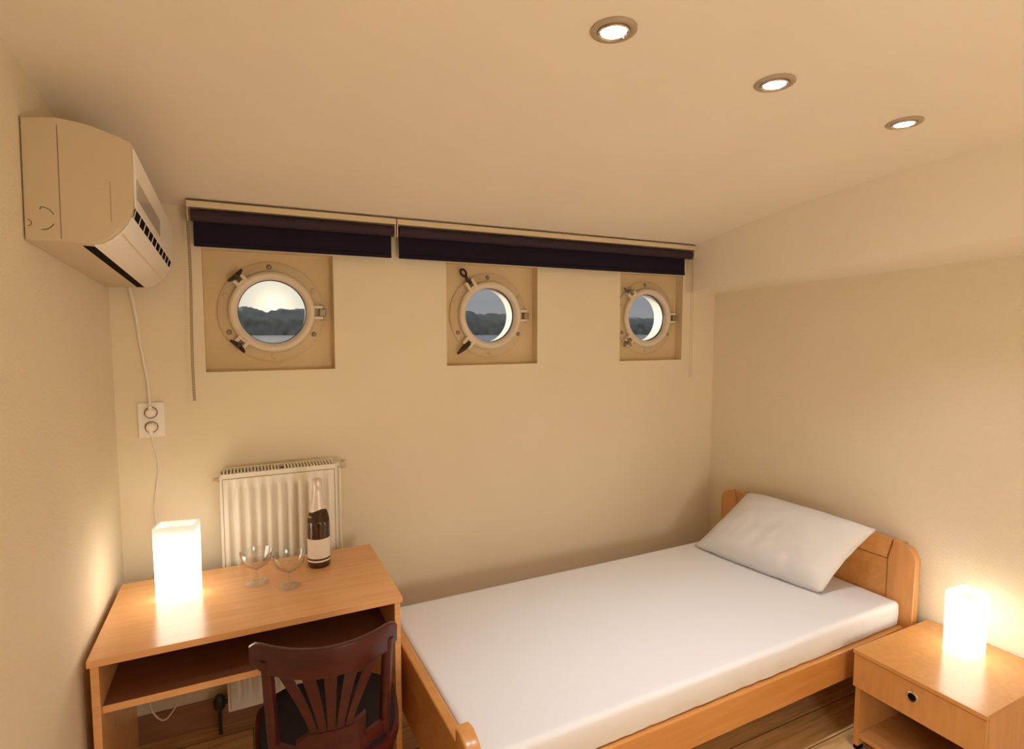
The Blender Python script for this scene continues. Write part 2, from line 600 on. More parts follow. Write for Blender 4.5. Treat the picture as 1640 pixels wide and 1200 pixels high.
# ---------------------------------------------------------------- portholes
ROT_Y = Matrix.Rotation(PI / 2, 4, 'X')      # local z -> -y (towards the room)


def facing(x, y, z):
    return Matrix.Translation((x, y, z)) @ ROT_Y


def polar(c, r, deg, y):
    a = math.radians(deg)
    return Vector((c + r * math.cos(a), y, PZ + r * math.sin(a)))


def oriented(center, deg, tilt=0):
    """x axis radial (in the wall plane), y tangential, z out into the room"""
    a = math.radians(deg)
    rx = Vector((math.cos(a), 0, math.sin(a))); rz = Vector((0, -1, 0)); ry = rz.cross(rx)
    m = Matrix((rx, ry, rz)).transposed().to_4x4()
    return Matrix.Translation(center) @ m @ Matrix.Rotation(tilt, 4, 'Y')


def porthole(n, c, label, knobs):
    root = bpy.data.objects.new('window_%d' % n, None)
    C.objects.link(root)
    root.location = (c, YR, PZ)
    root['kind'] = 'structure'; root['label'] = label
    y = YR
    # flange bolted to the recess
    bm = lathe(B(), [(0.137, 0.0), (0.208, 0.0), (0.209, 0.007), (0.203, 0.011), (0.172, 0.012), (0.165, 0.020), (0.145, 0.020), (0.137, 0.016)], seg=72, mx=facing(c, y, PZ), closed=True)
    obj('flange', bm, M['port_flange'], root, smooth=True, angle=35)
    # sleeve through the hull
    bm = lathe(B(), [(0.1375, -0.078), (0.1375, 0.0)], seg=72, mx=facing(c, y, PZ))
    obj('sleeve', bm, M['sleeve'], root, smooth=True)
    # hinged ring with pane
    bm = lathe(B(), [(0.1335, 0.018), (0.165, 0.018), (0.169, 0.026), (0.166, 0.036), (0.156, 0.043), (0.147, 0.042), (0.139, 0.034), (0.1335, 0.028)], seg=72, mx=facing(c, y, PZ), closed=True)
    ring = obj('hinged_ring', bm, M['port'], root, smooth=True, angle=50)
    bm = lathe(B(), [(0.1365, 0.001), (0.1365, 0.006), (0.131, 0.006), (0.131, 0.001)], seg=72, mx=facing(c, y, PZ), closed=True)
    obj('gasket', bm, M['gasket'], root, smooth=True, angle=35)
    bm = lathe(B(), [(0, 0.020), (0.1345, 0.020), (0.1345, 0.026), (0, 0.026)], seg=64, mx=facing(c, y, PZ))
    obj('pane', bm, M['pane'], ring)
    # bolts in the flange
    for k, deg in enumerate((93, 160, 207, 270, 330, 30)):
        p = polar(c, 0.188, deg, y - 0.010)
        bm = lathe(B(), [(0, 0.009), (0.006, 0.008), (0.0085, 0.006), (0.0105, 0.002), (0.012, 0.0)], seg=12, mx=facing(*p))
        obj('bolt', bm, M['port_flange'] if k % 2 else M['dull'], root, smooth=True, angle=40)
    # hinge on the right
    bm = B()
    t = B(); box(t, 0.160, 0.200, -0.030, -0.017, 0.012, 0.040, 0.003); box(t, 0.160, 0.200, 0.017, 0.030, 0.012, 0.040, 0.003)
    merge(bm, t, oriented((c, y, PZ), 0))
    hinge = obj('hinge', bm, M['port'], root)
    bm = B()
    t = B(); box(t, 0.186, 0.214, -0.0165, 0.0165, 0.010, 0.034, 0.004)
    tube(t, [(0.196, -0.034, 0.027), (0.196, 0.034, 0.027)], 0.006, 10)
    merge(bm, t, oriented((c, y, PZ), 0))
    obj('hinge_pin', bm, M['dull'], hinge)
    # two clamps on the left: lug of the ring, and a swinging wing bolt
    for deg, style in knobs:
        ctr = (c, y, PZ)
        bm = B(); t = B()
        box(t, 0.150, 0.205, -0.026, -0.010, 0.018, 0.042, 0.004); box(t, 0.150, 0.205, 0.010, 0.026, 0.018, 0.042, 0.004)
        box(t, 0.148, 0.172, -0.026, 0.026, 0.018, 0.040, 0.004)
        merge(bm, t, oriented(ctr, deg))
        obj('lug', bm, M['port'], root)
        bm = B(); t = B()
        if style == 'wing':      # wing nut screwed down
            lathe(t, [(0, 0.066), (0.008, 0.065), (0.0105, 0.058), (0.012, 0.042), (0.011, 0.006), (0, 0.006)], seg=14, mx=Matrix.Translation((0.194, 0, 0)))
            for s in (-1, 1):
                tube(t, [(0.194, s * 0.004, 0.052), (0.196, s * 0.020, 0.057), (0.199, s * 0.034, 0.066)], 0.006, 8, radii=[0.009, 0.0085, 0.005])
        elif style == 'eye':     # eye bolt swung outwards
            tube(t, [(0.190, 0, 0.030), (0.230, 0, 0.034)], 0.008, 10)
            ring_pts = [(0.250 + 0.018 * math.cos(a), 0.013 * math.sin(a), 0.036) for a in [2 * PI * k / 20 for k in range(20)]]
            tube(t, ring_pts + [ring_pts[0]], 0.0055, 8)
            box(t, 0.186, 0.206, -0.018, 0.018, 0.026, 0.040, 0.004)
        elif style == 'pin':     # tapered handle hanging down
            tube(t, [(0.182, 0.006, 0.034), (0.205, 0, 0.038), (0.235, -0.004, 0.040), (0.262, -0.008, 0.040)], 0.01, 10, radii=[0.011, 0.014, 0.011, 0.005])
        else:                    # short tarnished clamp screw
            lathe(t, [(0, 0.054), (0.009, 0.053), (0.012, 0.046), (0.012, 0.006), (0, 0.006)], seg=12, mx=Matrix.Translation((0.193, 0, 0)))
            tube(t, [(0.190, -0.022, 0.040), (0.196, 0.0, 0.048), (0.204, 0.026, 0.046)], 0.0055, 8)
            tube(t, [(0.200, 0.0, 0.020), (0.226, 0.010, 0.020)], 0.006, 8)
        merge(bm, t, oriented(ctr, deg))
        w = obj('clamp_screw', bm, M['iron'] if style != 'old' else M['dull'], root, smooth=True, angle=45)
        if style != 'old': w['label'] = 'dark bronze clamp screw'
    return root


porthole(1, PORTS[0][0], 'round white porthole showing the sunset, nearest the air conditioner', [(134, 'wing'), (226, 'wing')])
porthole(2, PORTS[1][0], 'round white porthole in the middle of the three', [(126, 'eye'), (228, 'pin')])
porthole(3, PORTS[2][0], 'round white porthole nearest the boxed beam', [(132, 'old'), (224, 'old')])


# ---------------------------------------------------------------- outside: lake and far forest
bm = B(); quad(bm, (-900, YO + 0.3, 0.62), (1500, YO + 0.3, 0.62), (1500, 700, 0.62), (-900, 700, 0.62))
o = struct('lake', bm, M['water'], 'grey lake water seen through the portholes')


def forest():
    """a deep bank of tree crowns with a ragged skyline on the far shore"""
    bm = B()
    nzs = 16
    prev = None
    x = -430.0
    while x < 640:
        az = math.degrees(math.atan2(x, 400))
        h = 18.6 + 0.8 * math.sin(az * 0.9 + 1.0) - 0.12 * max(0, az - 20)
        if az < 1.5: h -= 0.8
        if 1.4 < az < 3.8: h -= 2.2 * (1 - abs(az - 2.6) / 1.2)
        h += 2.0 * noise.noise(Vector((x / 11, 0.4, 0))) + 1.0 * noise.noise(Vector((x / 4.2, 3.1, 0))) + 0.55 * noise.noise(Vector((x / 1.7, 7.7, 0)))
        row = []
        for k in range(nzs + 1):
            t = k / nzs
            z = h * math.sin(t * PI * 0.62) / math.sin(PI * 0.5)
            y = 400 + 26 * t * t + 2.6 * noise.noise(Vector((x / 5, z / 4, 1.0))) + 1.2 * noise.noise(Vector((x / 2, z / 2, 5.0)))
            row.append(bm.verts.new((x, y, 0.5 + max(0, z))))
        if prev:
            for k in range(nzs):
                bm.faces.new((prev[k], row[k], row[k + 1], prev[k + 1]))
        prev = row
        x += 0.9
    return bm


fo = obj('forest', forest(), M['foliage'], smooth=True)
tag(fo, 'dark hazy line of trees across the lake', 'trees', kind='stuff')

# ---------------------------------------------------------------- downlights
def downlight(x, y, label):
    z = ceil_z(y)
    root = thing('downlight', label, 'ceiling light', (x, y, z), (0, 0, 0), None)
    bm = lathe(B(), [(0.050, 0.003), (0.0505, -0.003), (0.048, -0.0055), (0.039, -0.0065), (0.035, -0.004), (0.0345, 0.003)], seg=48)
    obj('trim_ring', bm, M['steel'], root, local=True, smooth=True, angle=40)
    bm = lathe(B(), [(0.0342, 0.002), (0.0342, -0.007), (0.0315, -0.009), (0.028, -0.006), (0.0272, 0.002)], seg=48)
    obj('gimbal_ring', bm, M['chrome'], root, local=True, smooth=True, angle=40)
    bm = lathe(B(), [(0, -0.0045), (0.020, -0.0040), (0.0271, -0.001), (0.0271, 0.002)], seg=40)
    obj('bulb', bm, M['lens'], root, local=True, smooth=True)
    return root


def add_spot(root):
    li = bpy.data.lights.new('downlight_beam', 'SPOT')
    li.energy = SPOT_W; li.color = WARM; li.spot_size = math.radians(98); li.spot_blend = 1.0
    li.shadow_soft_size = 0.024
    lo = bpy.data.objects.new('downlight_beam', li)
    C.objects.link(lo)
    lo.parent = root
    lo.location = (0, 0, -0.034)


SPOTS = [(0.747, 1.031, 'round nickel downlight in the ceiling above the foot of the bed'),
         (1.277, 1.054, 'round nickel downlight in the middle of the ceiling row'),
         (1.874, 1.068, 'round nickel downlight in the ceiling beside the boxed beam')]
for x, y, lab in SPOTS:
    d = downlight(x, y, lab)
    d['group'] = 'ceiling downlights in a row'
    add_spot(d)

# ---------------------------------------------------------------- roller blinds
YBL = 2.468


def blind(x0, x1, cloth_end, label):
    zt = ceil_z(YBL) - 0.002
    root = thing('roller_blind', label, 'blind', ((x0 + x1) / 2, YBL, zt), group='navy roller blinds over the portholes')
    bm = B()
    box(bm, x0 - 0.006, x1 + 0.006, YBL - 0.028, YB - 0.002, zt - 0.026, zt - 0.003, 0.002)
    obj('headrail', bm, M['rail'], root)
    bm = B(); box(bm, x0 - 0.006, x1 + 0.006, YBL - 0.0275, YB - 0.003, zt - 0.0032, zt - 0.0002)
    obj('rail_gap', bm, M['seam'], root)
    mx = Matrix.Translation((x0, YBL, zt - 0.053)) @ Matrix.Rotation(PI / 2, 4, 'Y')
    bm = lathe(B(), [(0, 0.006), (0.0225, 0.006), (0.0225, x1 - x0 - 0.006), (0, x1 - x0 - 0.006)], seg=28, mx=mx)
    obj('fabric_roll', bm, M['blind_roll'], root, smooth=True, angle=40)
    bm = B()
    prism(bm, [(YBL + 0.020, zt - 0.052), (YBL + 0.0215, zt - 0.052), (YBL + 0.0215, 1.972), (YBL + 0.020, 1.972)], 'x', x0 + 0.012, cloth_end)
    cloth = obj('cloth', bm, M['blind'], root)
    bm = B(); box(bm, x0 + 0.012, cloth_end, YBL + 0.015, YBL + 0.027, 1.955, 1.972, 0.003)
    obj('bottom_bar', bm, M['blind'], cloth)
    for xb in (x0 - 0.003, x1 + 0.003):
        bm = B(); box(bm, xb - 0.0025, xb + 0.0025, YBL - 0.022, YBL + 0.028, zt - 0.078, zt - 0.024, 0.002)
        obj('bracket', bm, M['plastic'], root)
    return root


bl1 = blind(-0.158, 0.624, 0.618, 'short navy roller blind above the sunset porthole, next to the air conditioner')
bl2 = blind(0.640, 2.352, 2.322, 'long navy roller blind above the middle and far portholes')
# beaded chain on the first blind, cord loop with wheel on the second
bm = B()
for xo in (0.0, 0.0055):
    for k in range(118):
        z = 2.066 - k * 0.006
        p = Vector((-0.1655 + xo + 0.0025 * math.sin(k * 0.05), YBL - 0.006, z))
        t = bmesh.new(); bmesh.ops.create_icosphere(t, subdivisions=1, radius=0.0027)
        merge(bm, t, Matrix.Translation(p))
ch = obj('bead_chain', bm, M['bead'], bl1, smooth=True); ch['label'] = 'brown bead chain'
bm = B()
pts = [(2.357, YBL - 0.004, 2.065), (2.353, YBL - 0.004, 1.8), (2.353, YBL - 0.004, 1.38)] + [(2.361 + 0.008 * math.cos(a), YBL - 0.004, 1.372 + 0.008 * math.sin(a)) for a in [PI + PI * k / 8 for k in range(9)]] + [(2.3692, YBL - 0.004, 1.4), (2.3672, YBL - 0.004, 1.8), (2.361, YBL - 0.004, 2.065)]
tube(bm, [(min(p[0], 2.3665), p[1], p[2]) for p in pts], 0.0014, 6)
obj('pull_cord', bm, M['cord'], bl2)
bm = lathe(B(), [(0, 0), (0.018, 0), (0.020, 0.002), (0.016, 0.004), (0.020, 0.006), (0.018, 0.008), (0, 0.008)], seg=24,
           mx=Matrix.Translation((2.3555, YBL - 0.004, ceil_z(YBL) - 0.056)) @ Matrix.Rotation(PI / 2, 4, 'Y'))
obj('cord_wheel', bm, M['plastic_w'], bl2, smooth=True, angle=40)

# ---------------------------------------------------------------- air conditioner
def air_conditioner():
    y0, ln = 1.627, 0.825
    root = thing('air_conditioner', 'white split air conditioner high on the stippled wall', 'air conditioner', (XL + 0.0015, y0, 1.83), (math.radians(-3.0), 0, 0))
    # local: x out of the wall, y along it, z up from the bottom edge
    top = [(0.0, 0.280), (0.067, 0.284), (0.100, 0.281), (0.130, 0.276), (0.165, 0.264), (0.190, 0.256), (0.205, 0.252)]
    front = [(0.209, 0.246), (0.211, 0.19), (0.210, 0.14), (0.208, 0.095), (0.204, 0.075), (0.195, 0.055), (0.181, 0.034), (0.163, 0.016), (0.145, 0.004), (0.124, 0.0)]
    out = [(0.0, 0.002)] + [(x, z) for x, z in reversed(front)] + [(x, z) for x, z in reversed(top)]
    bm = B(); prism(bm, out, 'y', 0.0, ln, 0.006, 3)
    body = obj('casing', bm, M['plastic'], root, local=True, smooth=True, angle=30)
    # side seam and round knock-out
    bm = B(); box(bm, 0.0665, 0.0678, -0.0006, 0.002, 0.008, 0.268)
    box(bm, 0.1635, 0.1642, -0.0006, 0.002, 0.055, 0.15)
    obj('side_seam', bm, M['seam'], body, local=True)
    bm = B()
    ring = [(x, -0.0003, z) for x, z in [(0.004, 0.078)] + arc(0.030, 0.046, 0.026, 90, -90, 14)[0:1] + arc(0.032, 0.054, 0.024, 90, 20, 8) + []]
    tube(bm, ring[1:], 0.0011, 6)
    tube(bm, [(x, -0.0003, z) for x, z in arc(0.032, 0.050, 0.024, -20, -90, 8)], 0.0011, 6)
    tube(bm, [(x, -0.0003, z) for x, z in arc(0.006, 0.040, 0.008, 80, -80, 8)], 0.0009, 6)
    obj('knockout_groove', bm, M['seam'], body, local=True)
    # front panel, with a reflection on its gloss put in as a grey area
    bm = B(); prism(bm, [(0.2095, 0.238), (0.2135, 0.236), (0.2150, 0.19), (0.2140, 0.14), (0.2125, 0.100), (0.2090, 0.098)], 'y', 0.010, ln - 0.006, 0.0015)
    fp = obj('front_panel', bm, M['plastic_w'], root, local=True, smooth=True, angle=30)
    bm = B(); prism(bm, [(0.2139, 0.1665), (0.2156, 0.168), (0.2151, 0.118), (0.2135, 0.118)], 'y', 0.016, 0.45)
    obj('reflection_patch', bm, M['panel_gray'], fp, local=True)
    # louvre strip under the panel
    bm = B(); prism(bm, [(0.2045, 0.0955), (0.2105, 0.0945), (0.2045, 0.0740), (0.2000, 0.0760)], 'y', 0.020, ln - 0.03)
    vent = obj('vent_opening', bm, M['slot'], root, local=True)
    for k in range(11):
        ya = 0.022 + k * (ln - 0.056) / 10
        bm = B(); prism(bm, [(0.203, 0.097), (0.2118, 0.0955), (0.2060, 0.0728), (0.1995, 0.0748)], 'y', ya, ya + 0.006)
        obj('louvre', bm, M['plastic_w'], vent, local=True)
    # outlet flap and the dark slot under it
    flap = [(0.2005, 0.072), (0.2060, 0.0710), (0.1965, 0.0530), (0.183, 0.0325), (0.1650, 0.0150), (0.1455, 0.0020), (0.1260, -0.0020), (0.1260, 0.002), (0.143, 0.006), (0.162, 0.0185), (0.178, 0.035), (0.192, 0.055)]
    bm = B(); prism(bm, flap, 'y', 0.012, ln - 0.02, 0.0012)
    obj('air_flap', bm, M['plastic_w'], root, local=True, smooth=True, angle=30)
    bm = B(); prism(bm, [(0.1790, 0.0290), (0.1815, 0.0300), (0.1830, 0.0318), (0.1800, 0.0330)], 'y', 0.014, ln - 0.022)
    obj('flap_seam', bm, M['rail'], root, local=True)
    bm = B(); prism(bm, [(0.101, 0.004), (0.101, -0.0009), (0.1255, -0.0009), (0.1255, 0.004)], 'y', 0.030, ln - 0.03)
    obj('outlet_slot', bm, M['slot'], root, local=True)
    return root


air_conditioner()

# ---------------------------------------------------------------- wall socket and cables
SX, SZ = -0.315, 1.288
root = thing('wall_socket', 'white double wall socket below the air conditioner', 'socket', (SX, YB, SZ))
bm = box(B(), SX - 0.044, SX + 0.044, YB - 0.010, YB - 0.0003, SZ - 0.068, SZ + 0.068, 0.004, 3)
obj('faceplate', bm, M['plastic_w'], root)
for dz in (0.029, -0.027):
    bm = lathe(B(), [(0.0222, 0.0), (0.0222, 0.0025), (0.0200, 0.0025), (0.0195, -0.004), (0, -0.004)], seg=32, mx=facing(SX, YB - 0.0104, SZ + dz))
    obj('socket_rim', bm, M['seam'], root, smooth=True, angle=40)


def plug(root, dz, direction):
    bm = lathe(B(), [(0, 0.030), (0.013, 0.029), (0.0165, 0.022), (0.0172, 0.002), (0, 0.002)], seg=24, mx=facing(SX, YB - 0.009, SZ + dz))
    box(bm, SX - 0.006, SX + 0.006, YB - 0.034, YB - 0.020, min(SZ + dz, SZ + dz + direction * 0.028), max(SZ + dz, SZ + dz + direction * 0.028), 0.003)
    return obj('plug', bm, M['plastic_w'], root, smooth=True, angle=40)


yc = YB - 0.027
ac_cord = thing('power_cable', 'white power cable dropping from the air conditioner to the wall socket', 'cable', (-0.36, yc, 1.785))
bm = tube(B(), [(-0.366, yc + 0.004, 1.80), (-0.358, yc, 1.765), (-0.349, yc + 0.014, 1.69), (-0.342, yc + 0.018, 1.61), (-0.333, yc + 0.018, 1.53), (-0.320, yc + 0.012, 1.43), (-0.315, yc, 1.345)], 0.0052, 8, 8)
obj('cord', bm, M['cable'], ac_cord, smooth=True)
plug(ac_cord, 0.029, 1)

# ---------------------------------------------------------------- desk
DX0, DX1, DY0, DY1, DZ = -0.408, 0.475, 1.832, 2.366, 0.72
desk = thing('desk', 'beech laminate desk with an open shelf below its top, in front of the radiator', 'desk', ((DX0 + DX1) / 2, (DY0 + DY1) / 2, 0))
bm = box(B(), DX0, DX1, DY0, DY1, DZ - 0.021, DZ, 0.0015); obj('tabletop', bm, M['desk'], desk)
for x0 in (DX0 + 0.006, DX1 - 0.026):
    bm = box(B(), x0, x0 + 0.020, DY0 + 0.008, DY1 - 0.006, 0.0, DZ - 0.0212, 0.001); obj('side_panel', bm, M['desk'], desk)
bm = box(B(), DX0 + 0.0265, DX1 - 0.0265, DY0 + 0.030, DY1 - 0.026, 0.546, 0.566, 0.001); sh = obj('shelf', bm, M['desk_dark'], desk)  # dark board tone carries the shade inside the shelf opening
bm = box(B(), DX0 + 0.0265, DX1 - 0.0265, DY0 + 0.0285, DY0 + 0.0300, 0.5455, 0.5665); e_ = obj('edge_strip', bm, M['desk'], sh); e_['label'] = 'pale beech edge of the shelf'
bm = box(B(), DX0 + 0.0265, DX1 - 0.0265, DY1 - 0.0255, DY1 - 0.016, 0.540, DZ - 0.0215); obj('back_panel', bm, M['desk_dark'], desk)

cab = thing('cable', 'white cable hanging in a loop under the desk shelf', 'cable', (-0.29, 2.40, 0.2))
bm = tube(B(), [(-0.372, 2.376, 0.69), (-0.368, 2.40, 0.45), (-0.353, 2.43, 0.215), (-0.336, 2.43, 0.158), (-0.311, 2.43, 0.132), (-0.285, 2.43, 0.150), (-0.258, 2.43, 0.215), (-0.243, 2.40, 0.45), (-0.238, 2.376, 0.69)], 0.0032, 8, 8)
obj('cord', bm, M['cable'], cab, smooth=True)


# ---------------------------------------------------------------- table lamps
def table_lamp(loc, rotz, label, w=0.125, d=0.085, h=0.252):
    root = thing('table_lamp', label, 'lamp', loc, (0, 0, rotz), 'white block table lamps')
    bm = B()
    t = 0.006
    # hollow shade standing on its own base, open on top
    outer = [(-w / 2, -d / 2), (w / 2, -d / 2), (w / 2, d / 2), (-w / 2, d / 2)]
    inner = [(x * (w - 2 * t) / w, y * (d - 2 * t) / d) for x, y in outer]
    taper = 0.97
    V = {}
    for nm, P, z, k in (('ob', outer, 0.0, taper), ('ot', outer, h, 1), ('it', inner, h, 1), ('ib', inner, h - 0.020, 1)):
        V[nm] = [bm.verts.new((x * k, y * k, z)) for x, y in P]
    for i in range(4):
        j = (i + 1) % 4
        bm.faces.new((V['ob'][i], V['ob'][j], V['ot'][j], V['ot'][i]))
        bm.faces.new((V['ot'][i], V['ot'][j], V['it'][j], V['it'][i]))
        bm.faces.new((V['it'][i], V['it'][j], V['ib'][j], V['ib'][i]))
    bm.faces.new(V['ob'][::-1])
    vert = [e for e in bm.edges if abs(e.verts[0].co.z - e.verts[1].co.z) > 0.1]
    bmesh.ops.bevel(bm, geom=vert, offset=0.006, segments=3, profile=0.5, affect='EDGES')
    obj('lamp_shade', bm, M['shade'], root, local=True)
    bm = B(); box(bm, -w / 2 + t + 0.0003, w / 2 - t - 0.0003, -d / 2 + t + 0.0003, d / 2 - t - 0.0003, h - 0.026, h - 0.016)
    obj('diffuser', bm, M['shade_top'], root, local=True)
    return root


dl = table_lamp((-0.213, 2.170, DZ + 0.0005), math.radians(-11), 'glowing white block lamp on the desk')
bm = tube(B(), [(SX, yc, 1.235), (-0.312, yc + 0.010, 1.20), (-0.303, yc + 0.018, 1.15), (-0.299, yc + 0.018, 1.10), (-0.306, yc + 0.016, 1.04), (-0.315, yc + 0.010, 0.96), (-0.311, yc - 0.02, 0.90), (-0.290, 2.42, 0.84), (-0.262, 2.33, 0.77), (-0.250, 2.27, 0.728), (-0.240, 2.23, 0.726)], 0.0026, 8, 8)
cd = obj('power_cord', bm, M['cable'], dl, smooth=True)
pg = plug(cd, -0.027, -1)

# ---------------------------------------------------------------- radiator
def radiator():
    x0, x1, z0, z1, yf, yb = -0.088, 0.352, 0.105, 1.072, 2.412, 2.492
    root = thing('radiator', 'cream panel radiator on the wall behind the desk', 'radiator', ((x0 + x1) / 2, YB, z0))
    # pressed front panel: rounded vertical flutes
    bm = B()
    nfl = 10
    nz = [z0 + 0.004, z0 + 0.045, z0 + 0.070, z1 - 0.072, z1 - 0.047, z1 - 0.004]
    nx = 120
    grid = []
    for z in nz:
        row = []
        for k in range(nx + 1):
            u = k / nx
            x = x0 + 0.004 + u * (x1 - x0 - 0.008)
            dy = 0.0
            if nz[1] < z < nz[-2]:
                s = (u - 0.045) / 0.91 * nfl
                if 0 <= s <= nfl:
                    f = s - math.floor(s)
                    dy = 0.021 * (1 - min(1.0, max(0.0, (abs(f - 0.5) - 0.0) * 4.0 - 0.5)) ** 0.8)
            row.append(bm.verts.new((x, yf + dy, z)))
        grid.append(row)
    for a, b in zip(grid, grid[1:]):
        for k in range(nx):
            bm.faces.new((a[k], a[k + 1], b[k + 1], b[k]))
    obj('front_panel', bm, M['radiator'], root, smooth=True, angle=60)
    bm = B()
    box(bm, x0 + 0.004, x1 - 0.004, yf + 0.0235, yf + 0.028, z0 + 0.003, z1 - 0.004)
    for xa in (x0, x1 - 0.006):
        box(bm, xa, xa + 0.006, yf - 0.001, yb, z0, z1 - 0.002, 0.001)
    box(bm, x0, x1, yf - 0.001, yf + 0.006, z1 - 0.008, z1, 0.001)
    box(bm, x0, x1, yf - 0.001, yf + 0.006, z0, z0 + 0.008, 0.001)
    box(bm, x0 + 0.006, x1 - 0.006, yb - 0.006, yb, z0, z1 - 0.004)
    obj('frame', bm, M['radiator'], root)
    bm = B()
    box(bm, x0 + 0.010, x1 - 0.010, yf - 0.0012, yf + 0.001, z1 - 0.0215, z1 - 0.0195)
    for xa in (x0 + 0.0095, x1 - 0.011):
        box(bm, xa, xa + 0.0015, yf - 0.0012, yf + 0.001, z0 + 0.01, z1 - 0.0215)
    obj('panel_joint', bm, M['seam'], root)
    bm = B()
    n = 34
    for k in range(n):
        if k == n // 2: continue
        xa = x0 + 0.012 + (x1 - x0 - 0.03) * k / (n - 1)
        box(bm, xa, xa + 0.0065, yf + 0.008, yb - 0.006, z1 - 0.006, z1 + 0.005)
    box(bm, x0 + 0.008, x1 - 0.008, yb - 0.012, yb, z1 - 0.004, z1 + 0.008)
    obj('top_grille', bm, M['radiator'], root)
    bm = B(); box(bm, x0 + 0.01, x1 - 0.01, yf + 0.034, yb - 0.010, z1 - 0.09, z1 - 0.08)
    obj('inner_fins', bm, M['seam'], root)
    for xa in (x0 + 0.10, x1 - 0.11):
        bm = box(B(), xa, xa + 0.03, yb - 0.001, YB - 0.001, z1 - 0.16, z1 - 0.08); obj('wall_bracket', bm, M['radiator'], root)
    # thermostat knob at the top right with its pipe, plug at the top left, dark valve low on the left
    yv = (yf + yb) / 2
    rot = Matrix.Rotation(PI / 2, 4, 'Y')
    bm = lathe(B(), [(0, 0), (0.010, 0), (0.010, 0.012), (0.013, 0.013), (0.013, 0.020), (0, 0.020)], seg=16, mx=Matrix.Translation((x1, yv, z1 - 0.012)) @ rot)
    tube(bm, [(x1 + 0.016, yv, z1 - 0.015), (x1 + 0.018, yv + 0.01, z1 - 0.08), (x1 + 0.018, yv + 0.01, 0.12)], 0.0065, 10)
    obj('valve', bm, M['radiator'], root, smooth=True, angle=40)
    bm = lathe(B(), [(0, 0), (0.017, 0), (0.0185, 0.004), (0.0185, 0.018), (0.016, 0.022), (0, 0.022)], seg=20, mx=Matrix.Translation((x1 + 0.020, yv, z1 - 0.012)) @ rot)
    k = obj('valve_knob', bm, M['plastic'], root, smooth=True, angle=40)
    bm = lathe(B(), [(0, 0), (0.009, 0), (0.009, -0.012), (0.0065, -0.013), (0.0065, -0.024), (0, -0.024)], seg=14, mx=Matrix.Translation((x0, yv, z1 - 0.026)) @ rot)
    obj('vent_plug', bm, M['chrome'], root, smooth=True, angle=40)
    bm = lathe(B(), [(0, 0), (0.018, 0), (0.021, 0.006), (0.021, 0.040), (0.015, 0.052), (0, 0.052)], seg=16, mx=Matrix.Translation((x0 - 0.032, yv, 0.108)))
    tube(bm, [(x0 - 0.032, yv, 0.13), (x0 + 0.002, yv, 0.13)], 0.010, 10)
    tube(bm, [(x0 - 0.032, yv, 0.115), (x0 - 0.032, yv, 0.0)], 0.008, 10)
    v = obj('drain_valve', bm, M['valve'], root, smooth=True, angle=40)
    v['label'] = 'dark valve at the foot of the radiator'
    return root


radiator()


